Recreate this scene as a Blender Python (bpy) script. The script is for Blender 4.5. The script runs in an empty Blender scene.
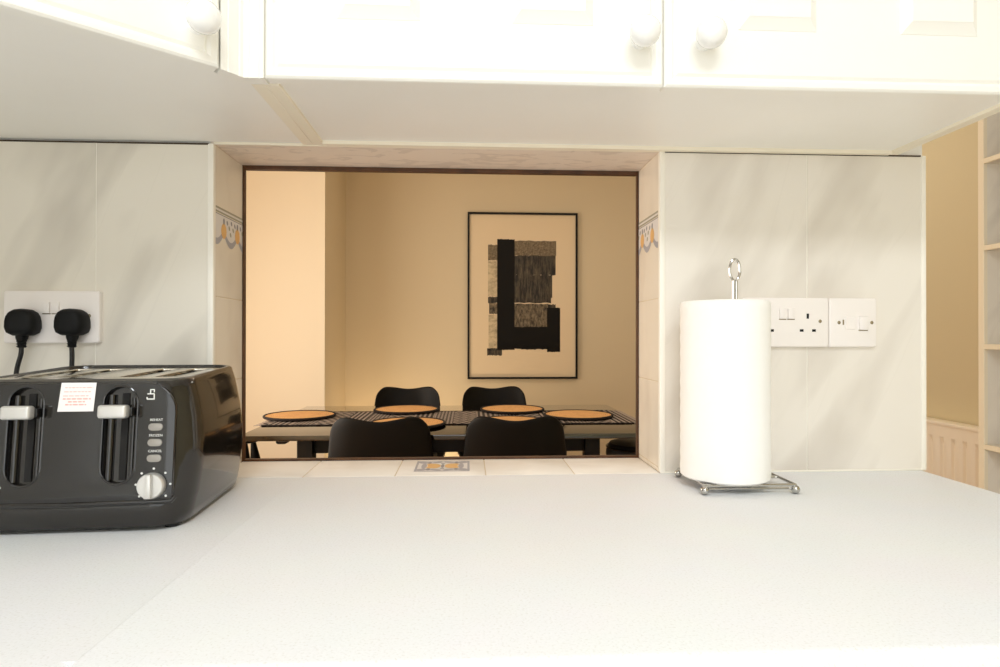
import bpy, bmesh, math, random
from mathutils import Vector, Matrix
random.seed(4)
PI = math.pi
W = 0.90                     # worktop height above the floor
C = bpy.context.scene.collection
sc = bpy.context.scene

# ------------------------------------------------------------------ materials
def lin(c):
    return tuple(((v / 255 / 12.92) if v / 255 <= .04045 else ((v / 255 + .055) / 1.055) ** 2.4) for v in c) + (1,)

def mat(name, col, rough=.5, metal=0, spec=.5, coat=0, bump=0, bscale=200, vary=0, vscale=8, emit=None):
    m = bpy.data.materials.new(name); m.use_nodes = True
    nt = m.node_tree; b = nt.nodes['Principled BSDF']
    c = lin(col)
    b.inputs['Base Color'].default_value = c
    b.inputs['Roughness'].default_value = rough
    b.inputs['Metallic'].default_value = metal
    b.inputs['Specular IOR Level'].default_value = spec
    b.inputs['Coat Weight'].default_value = coat
    tc = nt.nodes.new('ShaderNodeTexCoord')
    if vary:
        n = nt.nodes.new('ShaderNodeTexNoise'); n.inputs['Scale'].default_value = vscale; n.inputs['Detail'].default_value = 5
        r = nt.nodes.new('ShaderNodeValToRGB')
        r.color_ramp.elements[0].position = .3; r.color_ramp.elements[1].position = .7
        r.color_ramp.elements[0].color = tuple(x * (1 - vary) for x in c[:3]) + (1,)
        r.color_ramp.elements[1].color = tuple(min(1, x * (1 + vary * .5)) for x in c[:3]) + (1,)
        nt.links.new(tc.outputs['Object'], n.inputs['Vector'])
        nt.links.new(n.outputs['Fac'], r.inputs['Fac']); nt.links.new(r.outputs['Color'], b.inputs['Base Color'])
    if bump:
        n = nt.nodes.new('ShaderNodeTexNoise'); n.inputs['Scale'].default_value = bscale; n.inputs['Detail'].default_value = 3
        bp = nt.nodes.new('ShaderNodeBump'); bp.inputs['Strength'].default_value = bump; bp.inputs['Distance'].default_value = .002
        nt.links.new(tc.outputs['Object'], n.inputs['Vector'])
        nt.links.new(n.outputs['Fac'], bp.inputs['Height']); nt.links.new(bp.outputs['Normal'], b.inputs['Normal'])
    return m

def marble_mat(name, base, vein, seed, amount=1.0, rough=.3):
    """pale marble-effect wall panel with soft diagonal grey veins"""
    m = bpy.data.materials.new(name); m.use_nodes = True
    nt = m.node_tree; b = nt.nodes['Principled BSDF']; L = nt.links.new
    tc = nt.nodes.new('ShaderNodeTexCoord')
    mp = nt.nodes.new('ShaderNodeMapping'); mp.vector_type = 'TEXTURE'
    mp.inputs['Location'].default_value = (seed * 3.1, seed * 1.7, seed)
    mp.inputs['Rotation'].default_value = (0, math.radians(28), 0)
    mp.inputs['Scale'].default_value = (.085, .085, .28)
    L(tc.outputs['Object'], mp.inputs['Vector'])
    n = nt.nodes.new('ShaderNodeTexNoise'); n.inputs['Scale'].default_value = 1.0; n.inputs['Detail'].default_value = 2.5
    n.inputs['Roughness'].default_value = .45; n.inputs['Distortion'].default_value = .25
    L(mp.outputs['Vector'], n.inputs['Vector'])
    r = nt.nodes.new('ShaderNodeValToRGB'); e = r.color_ramp.elements
    e[0].position = .46; e[0].color = lin(base)
    e[1].position = .76; e[1].color = lin(vein)
    L(n.outputs['Fac'], r.inputs['Fac'])
    mp2 = nt.nodes.new('ShaderNodeMapping'); mp2.vector_type = 'TEXTURE'; mp2.inputs['Rotation'].default_value = (0, math.radians(24), 0)
    mp2.inputs['Scale'].default_value = (.11, .11, .6); mp2.inputs['Location'].default_value = (seed, 0, seed * 2)
    L(tc.outputs['Object'], mp2.inputs['Vector'])
    n2 = nt.nodes.new('ShaderNodeTexNoise'); n2.inputs['Scale'].default_value = .8; n2.inputs['Detail'].default_value = 4; n2.inputs['Distortion'].default_value = 1.2
    L(mp2.outputs['Vector'], n2.inputs['Vector'])
    r2 = nt.nodes.new('ShaderNodeValToRGB'); e = r2.color_ramp.elements
    e[0].position = .488; e[0].color = (0, 0, 0, 1); e[1].position = .512; e[1].color = (0, 0, 0, 1)
    k = e.new(.50); k.color = (.18 * amount, .18 * amount, .18 * amount, 1)
    L(n2.outputs['Fac'], r2.inputs['Fac'])
    mx = nt.nodes.new('ShaderNodeMix'); mx.data_type = 'RGBA'
    L(r2.outputs['Color'], mx.inputs['Factor']); L(r.outputs['Color'], mx.inputs['A']); mx.inputs['B'].default_value = lin(vein)
    L(mx.outputs['Result'], b.inputs['Base Color'])
    b.inputs['Roughness'].default_value = rough
    return m

def worktop_mat():
    m = bpy.data.materials.new('speckled_laminate'); m.use_nodes = True
    nt = m.node_tree; b = nt.nodes['Principled BSDF']; L = nt.links.new
    tc = nt.nodes.new('ShaderNodeTexCoord')
    n = nt.nodes.new('ShaderNodeTexNoise'); n.inputs['Scale'].default_value = 420; n.inputs['Detail'].default_value = 2
    L(tc.outputs['Object'], n.inputs['Vector'])
    r = nt.nodes.new('ShaderNodeValToRGB'); e = r.color_ramp.elements
    e[0].position = .30; e[0].color = lin((229, 229, 228)); e[1].position = .42; e[1].color = lin((238, 239, 241))
    k = e.new(.72); k.color = lin((242, 243, 245))
    L(n.outputs['Fac'], r.inputs['Fac'])
    n2 = nt.nodes.new('ShaderNodeTexNoise'); n2.inputs['Scale'].default_value = 9; n2.inputs['Detail'].default_value = 4
    L(tc.outputs['Object'], n2.inputs['Vector'])
    mx = nt.nodes.new('ShaderNodeMix'); mx.data_type = 'RGBA'; mx.blend_type = 'MULTIPLY'; mx.inputs['Factor'].default_value = .06
    L(r.outputs['Color'], mx.inputs['A']); L(n2.outputs['Color'], mx.inputs['B'])
    L(mx.outputs['Result'], b.inputs['Base Color'])
    b.inputs['Roughness'].default_value = .55; b.inputs['Specular IOR Level'].default_value = .3
    return m

def ring_mat(name, c1, c2):
    """woven jute: concentric rings round the object's own axis"""
    m = bpy.data.materials.new(name); m.use_nodes = True
    nt = m.node_tree; b = nt.nodes['Principled BSDF']; L = nt.links.new
    tc = nt.nodes.new('ShaderNodeTexCoord')
    wv = nt.nodes.new('ShaderNodeTexWave'); wv.wave_type = 'RINGS'; wv.rings_direction = 'Z'
    wv.inputs['Scale'].default_value = 34; wv.inputs['Distortion'].default_value = 1.5; wv.inputs['Detail Scale'].default_value = 6
    L(tc.outputs['Object'], wv.inputs['Vector'])
    n = nt.nodes.new('ShaderNodeTexNoise'); n.inputs['Scale'].default_value = 60
    L(tc.outputs['Object'], n.inputs['Vector'])
    ad = nt.nodes.new('ShaderNodeMath'); ad.operation = 'MULTIPLY_ADD'; ad.inputs[1].default_value = .5
    L(wv.outputs['Fac'], ad.inputs[0]); L(n.outputs['Fac'], ad.inputs[2])
    r = nt.nodes.new('ShaderNodeValToRGB'); e = r.color_ramp.elements
    e[0].position = .35; e[0].color = lin(c2); e[1].position = .75; e[1].color = lin(c1)
    L(ad.outputs[0], r.inputs['Fac']); L(r.outputs['Color'], b.inputs['Base Color'])
    bp = nt.nodes.new('ShaderNodeBump'); bp.inputs['Strength'].default_value = .5; bp.inputs['Distance'].default_value = .002
    L(ad.outputs[0], bp.inputs['Height']); L(bp.outputs['Normal'], b.inputs['Normal'])
    b.inputs['Roughness'].default_value = .85
    return m

def runner_mat():
    """woven black and off-white runner: bands of stripes and zigzags along its length (x)"""
    m = bpy.data.materials.new('woven_runner'); m.use_nodes = True
    nt = m.node_tree; b = nt.nodes['Principled BSDF']; L = nt.links.new
    N = nt.nodes.new
    tc = N('ShaderNodeTexCoord'); sep = N('ShaderNodeSeparateXYZ'); L(tc.outputs['Object'], sep.inputs[0])
    def M(op, a, bb=None, c=None):
        n = N('ShaderNodeMath'); n.operation = op
        for i, v in enumerate((a, bb, c)):
            if v is None: continue
            if isinstance(v, (int, float)): n.inputs[i].default_value = v
            else: L(v, n.inputs[i])
        return n.outputs[0]
    x, y = sep.outputs[0], sep.outputs[1]
    tri = M('PINGPONG', y, .035)                                  # zigzag offset
    zz = M('ADD', x, tri)
    s1 = M('GREATER_THAN', M('FRACT', M('MULTIPLY', zz, 26)), .5)   # zigzag stripes
    s2 = M('GREATER_THAN', M('FRACT', M('MULTIPLY', x, 44)), .55)   # straight stripes
    ck = M('GREATER_THAN', M('MULTIPLY', M('SINE', M('MULTIPLY', M('ADD', x, y), 190)), M('SINE', M('MULTIPLY', M('SUBTRACT', x, y), 190))), 0)
    band = M('FRACT', M('MULTIPLY', x, 3.3))
    b1 = M('GREATER_THAN', band, .36); b2 = M('GREATER_THAN', band, .68)
    v = M('ADD', M('MULTIPLY', s1, M('SUBTRACT', 1, b1)), M('MULTIPLY', s2, M('SUBTRACT', b1, b2)))
    v = M('ADD', v, M('MULTIPLY', ck, b2))
    n = N('ShaderNodeTexNoise'); n.inputs['Scale'].default_value = 140; L(tc.outputs['Object'], n.inputs['Vector'])
    v = M('ADD', M('MULTIPLY', v, .75), M('MULTIPLY', n.outputs['Fac'], .25))
    r = N('ShaderNodeValToRGB'); e = r.color_ramp.elements
    e[0].position = .15; e[0].color = lin((36, 29, 27)); e[1].position = .80; e[1].color = lin((158, 146, 138))
    L(v, r.inputs['Fac']); L(r.outputs['Color'], b.inputs['Base Color'])
    b.inputs['Roughness'].default_value = .9
    return m

def ink_mat(name, dark, light, pos, sx, sz, seed):
    """dry-brushed printing ink with paper showing through"""
    m = bpy.data.materials.new(name); m.use_nodes = True
    nt = m.node_tree; b = nt.nodes['Principled BSDF']; L = nt.links.new
    tc = nt.nodes.new('ShaderNodeTexCoord'); mp = nt.nodes.new('ShaderNodeMapping')
    mp.inputs['Scale'].default_value = (sx, 1, sz); mp.inputs['Location'].default_value = (seed, 0, seed * 2)
    L(tc.outputs['Object'], mp.inputs['Vector'])
    n = nt.nodes.new('ShaderNodeTexNoise'); n.inputs['Scale'].default_value = 1; n.inputs['Detail'].default_value = 8; n.inputs['Roughness'].default_value = .75
    L(mp.outputs['Vector'], n.inputs['Vector'])
    r = nt.nodes.new('ShaderNodeValToRGB'); e = r.color_ramp.elements
    e[0].position = pos - .1; e[0].color = lin(dark); e[1].position = pos + .18; e[1].color = lin(light)
    L(n.outputs['Fac'], r.inputs['Fac']); L(r.outputs['Color'], b.inputs['Base Color'])
    b.inputs['Roughness'].default_value = .6
    return m

def plaster_mat():
    m = mat('patchy_soffit_plaster', (230, 218, 204), .4)
    nt = m.node_tree; b = nt.nodes['Principled BSDF']; L = nt.links.new
    tc = nt.nodes.new('ShaderNodeTexCoord'); mp = nt.nodes.new('ShaderNodeMapping'); mp.inputs['Scale'].default_value = (14, 30, 10)
    L(tc.outputs['Object'], mp.inputs['Vector'])
    n = nt.nodes.new('ShaderNodeTexNoise'); n.inputs['Scale'].default_value = 1; n.inputs['Detail'].default_value = 3; n.inputs['Distortion'].default_value = 1.5
    L(mp.outputs['Vector'], n.inputs['Vector'])
    r = nt.nodes.new('ShaderNodeValToRGB'); e = r.color_ramp.elements
    e[0].position = .40; e[0].color = lin((220, 208, 196)); e[1].position = .47; e[1].color = lin((236, 224, 211))
    L(n.outputs['Fac'], r.inputs['Fac']); L(r.outputs['Color'], b.inputs['Base Color'])
    return m

M_ = dict(
    cab=mat('satin_white_cabinet_paint', (250, 248, 242), .32),
    cabedge=mat('cream_cabinet_edging', (246, 238, 220), .4),
    under=mat('off_white_melamine', (250, 248, 243), .35, vary=.02, vscale=5),
    knob=mat('white_ceramic', (250, 249, 247), .12),
    marbL=marble_mat('marble_panel_veined', (234, 228, 216), (198, 191, 180), 1.3, .5),
    marbR=marble_mat('marble_panel_pale', (236, 230, 221), (211, 203, 193), 4.7, .5),
    reveal=marble_mat('cream_marble_tile', (236, 228, 214), (220, 210, 196), 7.9, .4),
    silltile=marble_mat('white_sill_tile', (246, 242, 236), (232, 226, 218), 2.2, .4, .45),
    grout=mat('aged_grout', (218, 204, 180), .8),
    trim=mat('white_plastic_trim', (248, 244, 234), .35),
    gap=mat('dark_gap_filler', (74, 62, 48), .9),
    soffit=plaster_mat(),
    worktop=worktop_mat(),
    tan=mat('tan_wall_paint', (212, 198, 170), .8, bump=.05, bscale=300),
    side=mat('yellow_beige_wall_paint', (214, 202, 168), .8, bump=.05, bscale=300),
    cream=mat('cream_lit_wall_paint', (248, 236, 212), .8, bump=.05, bscale=300),  # paler than the tan so the breast's brighter light sits in the colour
    white=mat('white_wall_paint', (238, 236, 232), .8),
    ceil=mat('white_ceiling_paint', (244, 242, 238), .85),
    floor=mat('brown_wood_floor', (186, 146, 104), .5, vary=.2, vscale=3),
    floortile=mat('pale_floor_tile', (222, 218, 210), .35, vary=.05, vscale=4),
    dwood=mat('dark_stained_wood', (84, 52, 26), .5, vary=.45, vscale=30),
    plate=mat('white_moulded_plastic', (244, 238, 234), .3),
    plugblack=mat('matt_black_rubber', (8, 8, 8), .6, spec=.25),
    slotdark=mat('socket_hole', (12, 10, 9), .8),
    brass=mat('dull_screw_metal', (150, 138, 112), .4, metal=.8),
    black=mat('glossy_black_plastic', (26, 22, 18), .12, coat=.4),
    blackp=mat('glossy_black_fascia', (20, 17, 16), .09, coat=.4),
    satin=mat('satin_black_plastic', (14, 13, 12), .35),
    steel=mat('brushed_steel', (222, 216, 204), .16, metal=1),
    silver=mat('silver_painted_plastic', (214, 212, 208), .32, metal=.55),
    greybutton=mat('grey_button_plastic', (158, 153, 146), .3, metal=.3),
    printw=mat('white_print', (236, 236, 232), .5),
    sticker=mat('white_paper_sticker', (248, 242, 240), .6),
    pink=mat('faded_red_print', (236, 178, 170), .6),
    chrome=mat('chrome_wire', (192, 190, 186), .1, metal=1),
    tissue=mat('white_paper_towel', (252, 251, 248), .85, bump=.35, bscale=90),
    card=mat('brown_card_core', (172, 140, 100), .9),
    chair=mat('black_moulded_plastic', (8, 7, 6), .42, spec=.22),
    cushion=mat('black_leatherette', (20, 17, 15), .5),
    tabletop=mat('black_gloss_table_top', (14, 11, 9), .045, spec=1.0, coat=.6),
    tablewood=mat('black_table_frame', (12, 9, 8), .5, spec=.3),
    jute=ring_mat('woven_jute', (228, 178, 118), (190, 138, 82)),
    juteedge=mat('black_woven_border', (30, 22, 20), .85),
    runner=runner_mat(),
    fringe=mat('runner_fringe', (176, 162, 150), .9),
    frame=mat('black_picture_frame', (8, 7, 7), .5, spec=.25),
    paper=mat('cream_art_paper', (224, 206, 176), .7),
    ink=mat('black_ink', (11, 9, 7), .6, spec=.2),
    inkd=ink_mat('ink_dark_streaks', (15, 12, 10), (110, 98, 78), .54, 50, 9, 1),
    inkm=ink_mat('ink_mid_texture', (20, 17, 14), (150, 134, 108), .50, 60, 24, 4),
    inkt=ink_mat('ink_top_texture', (56, 48, 38), (140, 124, 98), .45, 70, 70, 9),
    inkl=ink_mat('ink_light_streaks', (84, 76, 62), (206, 190, 158), .38, 10, 16, 14),
    rad=mat('cream_radiator_enamel', (250, 243, 228), .4),
    shelfedge=mat('cream_shelf_edging', (238, 228, 204), .45),
    shelfin=marble_mat('grey_marble_shelf_board', (232, 226, 214), (200, 194, 184), 5.5, .5, .5),
    blue=mat('blue_grey_glaze', (168, 169, 180), .3),
    blued=mat('dark_blue_grey_glaze', (136, 138, 150), .3),
    orange=mat('orange_glaze', (232, 186, 120), .3),
    paleglaze=mat('pale_blue_glaze', (228, 226, 226), .3),
    green=mat('grey_green_glaze', (158, 156, 138), .3),
    wire=mat('cable_black', (14, 13, 12), .45),
)

# ------------------------------------------------------------------ mesh helpers
class B:
    def __init__(self): self.bm = bmesh.new(); self.mi = 0
    def _fin(self, n0):
        self.bm.faces.ensure_lookup_table()
        for f in self.bm.faces[n0:]: f.material_index = self.mi
    def box(self, x0, x1, y0, y1, z0, z1, bev=0, seg=2, mtx=None):
        t = bmesh.new()
        vs = [t.verts.new((x, y, z)) for x in (x0, x1) for y in (y0, y1) for z in (z0, z1)]
        for f in ((0, 1, 3, 2), (4, 6, 7, 5), (0, 4, 5, 1), (2, 3, 7, 6), (0, 2, 6, 4), (1, 5, 7, 3)):
            t.faces.new([vs[i] for i in f])
        if bev: bmesh.ops.bevel(t, geom=t.edges[:], offset=bev, segments=seg, affect='EDGES', profile=.5, clamp_overlap=True)
        return self.add(t, mtx)
    def add(self, t, mtx=None):
        bmesh.ops.recalc_face_normals(t, faces=t.faces[:])
        if mtx is not None: bmesh.ops.transform(t, matrix=mtx, verts=t.verts[:])
        n0 = len(self.bm.faces)
        me = bpy.data.meshes.new('tmp'); t.to_mesh(me); t.free()
        self.bm.from_mesh(me); bpy.data.meshes.remove(me); self._fin(n0)
        return self
    def prism(self, pts, z0, z1, bev=0, mtx=None, seg=2):
        t = bmesh.new()
        a = [t.verts.new((p[0], p[1], z0)) for p in pts]; b = [t.verts.new((p[0], p[1], z1)) for p in pts]
        t.faces.new(a[::-1]); t.faces.new(b)
        for i in range(len(pts)):
            j = (i + 1) % len(pts); t.faces.new((a[i], a[j], b[j], b[i]))
        if bev: bmesh.ops.bevel(t, geom=t.edges[:], offset=bev, segments=seg, affect='EDGES', profile=.5, clamp_overlap=True)
        return self.add(t, mtx)
    def lathe(self, prof, n=32, mtx=None):
        """prof: (r,z) list revolved round z"""
        t = bmesh.new(); rings = []
        for r, z in prof:
            if r < 1e-6: rings.append([t.verts.new((0, 0, z))])
            else: rings.append([t.verts.new((r * math.cos(2 * PI * k / n), r * math.sin(2 * PI * k / n), z)) for k in range(n)])
        for a, b in zip(rings, rings[1:]):
            for k in range(n):
                l = (k + 1) % n
                if len(a) == 1 and len(b) == 1: continue
                if len(a) == 1: t.faces.new((a[0], b[k], b[l]))
                elif len(b) == 1: t.faces.new((a[k], a[l], b[0]))
                else: t.faces.new((a[k], a[l], b[l], b[k]))
        for rg in (rings[0], rings[-1]):
            if len(rg) > 2: t.faces.new(rg)
        return self.add(t, mtx)
    def loft(self, loops, cap=True, mtx=None):
        t = bmesh.new(); rings = [[t.verts.new(p) for p in lp] for lp in loops]; n = len(loops[0])
        for a, b in zip(rings, rings[1:]):
            for k in range(n):
                l = (k + 1) % n; t.faces.new((a[k], a[l], b[l], b[k]))
        if cap: t.faces.new(rings[0][::-1]); t.faces.new(rings[-1])
        return self.add(t, mtx)
    def tube(self, pts, r, n=10, closed=False, radii=None):
        P = [Vector(p) for p in pts]; t = bmesh.new(); rings = []; up = None; m = len(P)
        for i, p in enumerate(P):
            if closed: d = P[(i + 1) % m] - P[i - 1]
            else: d = P[min(i + 1, m - 1)] - P[max(i - 1, 0)]
            d.normalize()
            if up is None: up = Vector((0, 0, 1)) if abs(d.z) < .9 else Vector((1, 0, 0))
            s = d.cross(up).normalized(); up = s.cross(d).normalized()
            rr = radii[i] if radii else r
            rings.append([t.verts.new(p + rr * (math.cos(2 * PI * k / n) * s + math.sin(2 * PI * k / n) * up)) for k in range(n)])
        seq = list(zip(rings, rings[1:])) + ([(rings[-1], rings[0])] if closed else [])
        for a, b in seq:
            for k in range(n):
                l = (k + 1) % n; t.faces.new((a[k], a[l], b[l], b[k]))
        if not closed: t.faces.new(rings[0][::-1]); t.faces.new(rings[-1])
        return self.add(t)
    def quad(self, pts):
        n0 = len(self.bm.faces); self.bm.faces.new([self.bm.verts.new(p) for p in pts]); self._fin(n0); return self

def link(name, me, m, parent=None, loc=(0, 0, 0)):
    o = bpy.data.objects.new(name, me); C.objects.link(o)
    for x in (m if isinstance(m, (list, tuple)) else [m]): me.materials.append(x)
    o.parent = parent; o.location = loc
    return o

def obj(name, b, m, parent=None, loc=(0, 0, 0), smooth=40, subsurf=0, solid=0):
    me = bpy.data.meshes.new(name); b.bm.to_mesh(me); b.bm.free()
    if smooth:
        for p in me.polygons: p.use_smooth = True
        me.set_sharp_from_angle(angle=math.radians(smooth))
    o = link(name, me, m, parent, loc)
    if solid:
        s = o.modifiers.new('s', 'SOLIDIFY'); s.thickness = solid; s.offset = 0
    if subsurf:
        s = o.modifiers.new('ss', 'SUBSURF'); s.levels = s.render_levels = subsurf
    return o

def tag(o, label, cat, group=None):
    o['label'] = label; o['category'] = cat
    if group: o['group'] = group
    return o

def thing(name, label, cat, loc=(0, 0, 0), rz=0, group=None):
    o = bpy.data.objects.new(name, None); C.objects.link(o); o.empty_display_size = .05
    o.location = loc; o.rotation_euler = (0, 0, rz)
    return tag(o, label, cat, group)

def struct(name, b, m, **k):
    o = obj(name, b, m, **k)
    if o.parent is None: o['kind'] = 'structure'
    return o

def copy_thing(root, loc, rz, label, group=None):
    r = root.copy(); C.objects.link(r); r.location = loc; r.rotation_euler = (0, 0, rz); r['label'] = label
    if group: r['group'] = group
    for ch in root.children:
        c = ch.copy(); C.objects.link(c); c.parent = r; c.matrix_parent_inverse = ch.matrix_parent_inverse.copy()
        for g in ch.children:
            d = g.copy(); C.objects.link(d); d.parent = c; d.matrix_parent_inverse = g.matrix_parent_inverse.copy()
    return r

def T(x, y, z): return Matrix.Translation((x, y, z))
def RX(a): return Matrix.Rotation(a, 4, 'X')
def RY(a): return Matrix.Rotation(a, 4, 'Y')
def RZ(a): return Matrix.Rotation(a, 4, 'Z')

def rrect(hw, hh, r, n=6):
    pts = []
    for cx, cy, a0 in ((hw - r, hh - r, 0), (-hw + r, hh - r, PI / 2), (-hw + r, -hh + r, PI), (hw - r, -hh + r, 1.5 * PI)):
        for k in range(n + 1):
            a = a0 + PI / 2 * k / n; pts.append((cx + r * math.cos(a), cy + r * math.sin(a)))
    return pts

def flat_curve(name, loops, ext, bev, m, parent=None, mtx=None, res=2):
    """solid plate with holes: first loop outer, the rest holes (x,y), thickness 2*ext"""
    cu = bpy.data.curves.new(name, 'CURVE'); cu.dimensions = '2D'; cu.fill_mode = 'BOTH'
    cu.extrude = ext; cu.bevel_depth = bev; cu.bevel_resolution = res
    for lp in loops:
        s = cu.splines.new('POLY'); s.points.add(len(lp) - 1); s.use_cyclic_u = True
        for p, q in zip(s.points, lp): p.co = (q[0], q[1], 0, 1)
    t = bpy.data.objects.new('t', cu); C.objects.link(t)
    dg = bpy.context.evaluated_depsgraph_get(); me = bpy.data.meshes.new_from_object(t.evaluated_get(dg))
    bpy.data.objects.remove(t); me.name = name
    bm = bmesh.new(); bm.from_mesh(me); bmesh.ops.remove_doubles(bm, verts=bm.verts[:], dist=1e-6)
    bmesh.ops.recalc_face_normals(bm, faces=bm.faces[:])
    if mtx is not None: bmesh.ops.transform(bm, matrix=mtx, verts=bm.verts[:])
    bm.to_mesh(me); bm.free(); me.materials.clear()
    for p in me.polygons: p.use_smooth = True; p.material_index = 0
    me.set_sharp_from_angle(angle=math.radians(35))
    return link(name, me, m, parent)

def text_mesh(name, s, size, m, parent, mtx, ext=.0002):
    cu = bpy.data.curves.new(name, 'FONT'); cu.body = s; cu.size = size; cu.extrude = ext
    cu.align_x = 'CENTER'; cu.align_y = 'CENTER'; cu.resolution_u = 2
    t = bpy.data.objects.new('t', cu); C.objects.link(t)
    dg = bpy.context.evaluated_depsgraph_get(); me = bpy.data.meshes.new_from_object(t.evaluated_get(dg))
    bpy.data.objects.remove(t); me.name = name; me.transform(mtx); me.materials.clear()
    return link(name, me, m, parent)

# ------------------------------------------------------------------ the setting
D = 1.05          # face of the tiled wall
FAR = 1.19        # dining-room face of the hatch
XL, XR = -.431, .337          # hatch opening
CZ = W + .567                 # underside of the wall cabinets / hatch soffit
XW = .821                     # free end of the wall
KX = -.875                    # kitchen left wall
CEIL = 2.42

b = B(); b.box(-2.2, 2.12, D + .1, 4.35, -.06, 0); b.mi = 1; b.box(-2.2, 2.12, -2.4, D + .1, -.06, 0); struct('floor', b, [M_['floor'], M_['floortile']])
b = B(); b.box(-2.2, 2.12, -2.4, 4.35, CEIL, CEIL + .06); struct('ceiling', b, M_['ceil'])
t6 = .006
# partition wall with the serving hatch
b = B()
b.box(KX - .1, XL - t6, D + t6, FAR, 0, CEIL)
b.box(XR + t6, XW, D + t6, FAR, 0, CEIL)
b.box(XL - t6, XR + t6, D + t6, FAR, 0, W - .001)
b.box(XL - t6, XR + t6, D + t6, FAR, CZ + t6, CEIL)
wall = struct('wall_back', b, M_['white'])
# marble panels on the kitchen face
for x0, x1, k in ((KX, -.6238, 'marbL'), (-.6225, XL - .008, 'marbL')):
    b = B(); b.box(x0, x1, D, D + t6, W, CZ - .003, .0006, 1); struct('backsplash_panel', b, M_[k], parent=wall)
for x0, x1 in ((XR + .008, .6024), (.6037, XW - .006)):
    b = B(); b.box(x0, x1, D, D + t6, W, CZ - .003, .0006, 1); struct('backsplash_panel', b, M_['marbR'], parent=wall)
b = B(); b.box(KX, XL - .008, D + .001, D + t6, CZ - .003, CZ); b.box(XR + .008, XW - .006, D + .001, D + t6, CZ - .003, CZ)
struct('shadow_gap', b, M_['gap'], parent=wall)
b = B(); b.box(-.6245, -.6218, D + .0007, D + .004, W, CZ - .003); struct('panel_joint', b, M_['trim'], parent=wall)
b = B(); b.box(.6017, .6044, D + .0007, D + .004, W, CZ - .003); struct('panel_joint', b, M_['trim'], parent=wall)
b = B(); b.box(KX, XL, D - .003, D + .001, W, W + .003, .001, 1); b.box(XR, XW, D - .003, D + .001, W, W + .003, .001, 1)
struct('sealant_bead', b, M_['trim'], parent=wall)
# reveals and soffit of the hatch
joints = (0, .008, .160, .308, .458, .567)
for side, xa, xb in ((0, XL - t6, XL), (1, XR, XR + t6)):
    b = B(); b.box(xa + .0006, xb - .0006, D + .004, FAR - .007, W, CZ)
    struct('reveal_grout', b, M_['grout'], parent=wall)
    b = B()
    for z0, z1 in zip(joints, joints[1:]):
        b.box(xa, xb, D + .003, FAR - .007, W + z0 + .0008, W + z1 - .0008, .0006, 1)
    rv = struct('reveal_tiles', b, M_['reveal'], parent=wall)
    # glazed border on the upper tile: lines, sprigs, a scalloped garland with orange flowers
    sgn = 1 if side == 0 else -1
    xs = (xb if side == 0 else xa) + sgn * .0004
    b = B(); mats = [M_['paleglaze'], M_['blue'], M_['blued'], M_['orange'], M_['green']]
    y0, y1, zt = D + .004, FAR - .008, W + .464
    def q(ya, yb, za, zb, k, lay=0):
        b.mi = k; x = xs + sgn * .0001 * lay
        b.quad([(x, ya, za), (x, yb, za), (x, yb, zb), (x, ya, zb)])
    def blob(y, z, ry, rz_, k, lay, rot=0, n=10):
        b.mi = k; x = xs + sgn * .0001 * lay; p = []
        for i in range(n):
            a = 2 * PI * i / n; u, v = ry * math.cos(a), rz_ * math.sin(a)
            yy = y + u * math.cos(rot) - v * math.sin(rot); zz = z + u * math.sin(rot) + v * math.cos(rot)
            p.append((x, min(max(yy, y0), y1), zz))
        b.quad(p)
    q(y0, y1, zt - .010, zt, 4); q(y0, y1, zt - .007, zt - .0035, 0, 1)
    q(y0, y1, zt - .013, zt - .0115, 2)
    per = .0625; off = .040
    n = 40
    for i in range(n):
        ya = y0 + (y1 - y0) * i / n; yb = y0 + (y1 - y0) * (i + 1) / n
        f = lambda y: zt - .046 - .020 * abs(math.sin(PI * (y - y0 - off) / per))
        for lay, dz0, dz1, k in ((0, 0, .0, 0), (1, -.0, .011, 1)):
            if lay == 0: b.mi = 0; b.quad([(xs, ya, f(ya)), (xs, yb, f(yb)), (xs, yb, zt - .013), (xs, ya, zt - .013)])
            else:
                b.mi = 1; x = xs + sgn * .0001
                b.quad([(x, ya, f(ya)), (x, yb, f(yb)), (x, yb, f(yb) + dz1), (x, ya, f(ya) + dz1)])
    for k in range(3):
        yc = y0 + off + per * k
        blob(yc, zt - .039, .0120, .014, 3, 2); blob(yc, zt - .022, .004, .006, 2, 2)
        blob(yc - .006, zt - .044, .005, .006, 3, 3, .5); blob(yc + .006, zt - .044, .005, .006, 3, 3, -.5)
        for dy, dz in ((.015, -.022), (.024, -.030), (.034, -.020), (.042, -.031), (.030, -.041), (.050, -.022)):
            blob(yc + dy, zt + dz, .0032, .0045, 2 if dz > -.03 else 4, 2, .6)
    o = obj('border_pattern', b, mats, rv, smooth=0)
b = B(); b.box(XL - t6, XR + t6, D + .003, FAR - .007, CZ, CZ + t6); struct('hatch_soffit', b, M_['soffit'], parent=wall)
b = B()   # ridged filler left along the front edge of the soffit
b.box(XL, XR, D, D + .004, CZ - .002, CZ + t6, .001, 1); struct('soffit_trim', b, M_['cabedge'], parent=wall)
# sill tiles, flush with the worktop
b = B(); b.box(XL, XR, D - .001, FAR - .007, W - .006, W - .0006); struct('sill_grout', b, M_['grout'], parent=wall)
sx = [XL, -.2815, -.1255, .0310, .1860, XR]
b = B()
for a, c in zip(sx, sx[1:]): b.box(a + .001, c - .001, D + .001, FAR - .007, W - .004, W + .0006, .0008, 2)
sill = struct('sill_tiles', b, M_['silltile'], parent=wall)
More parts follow.
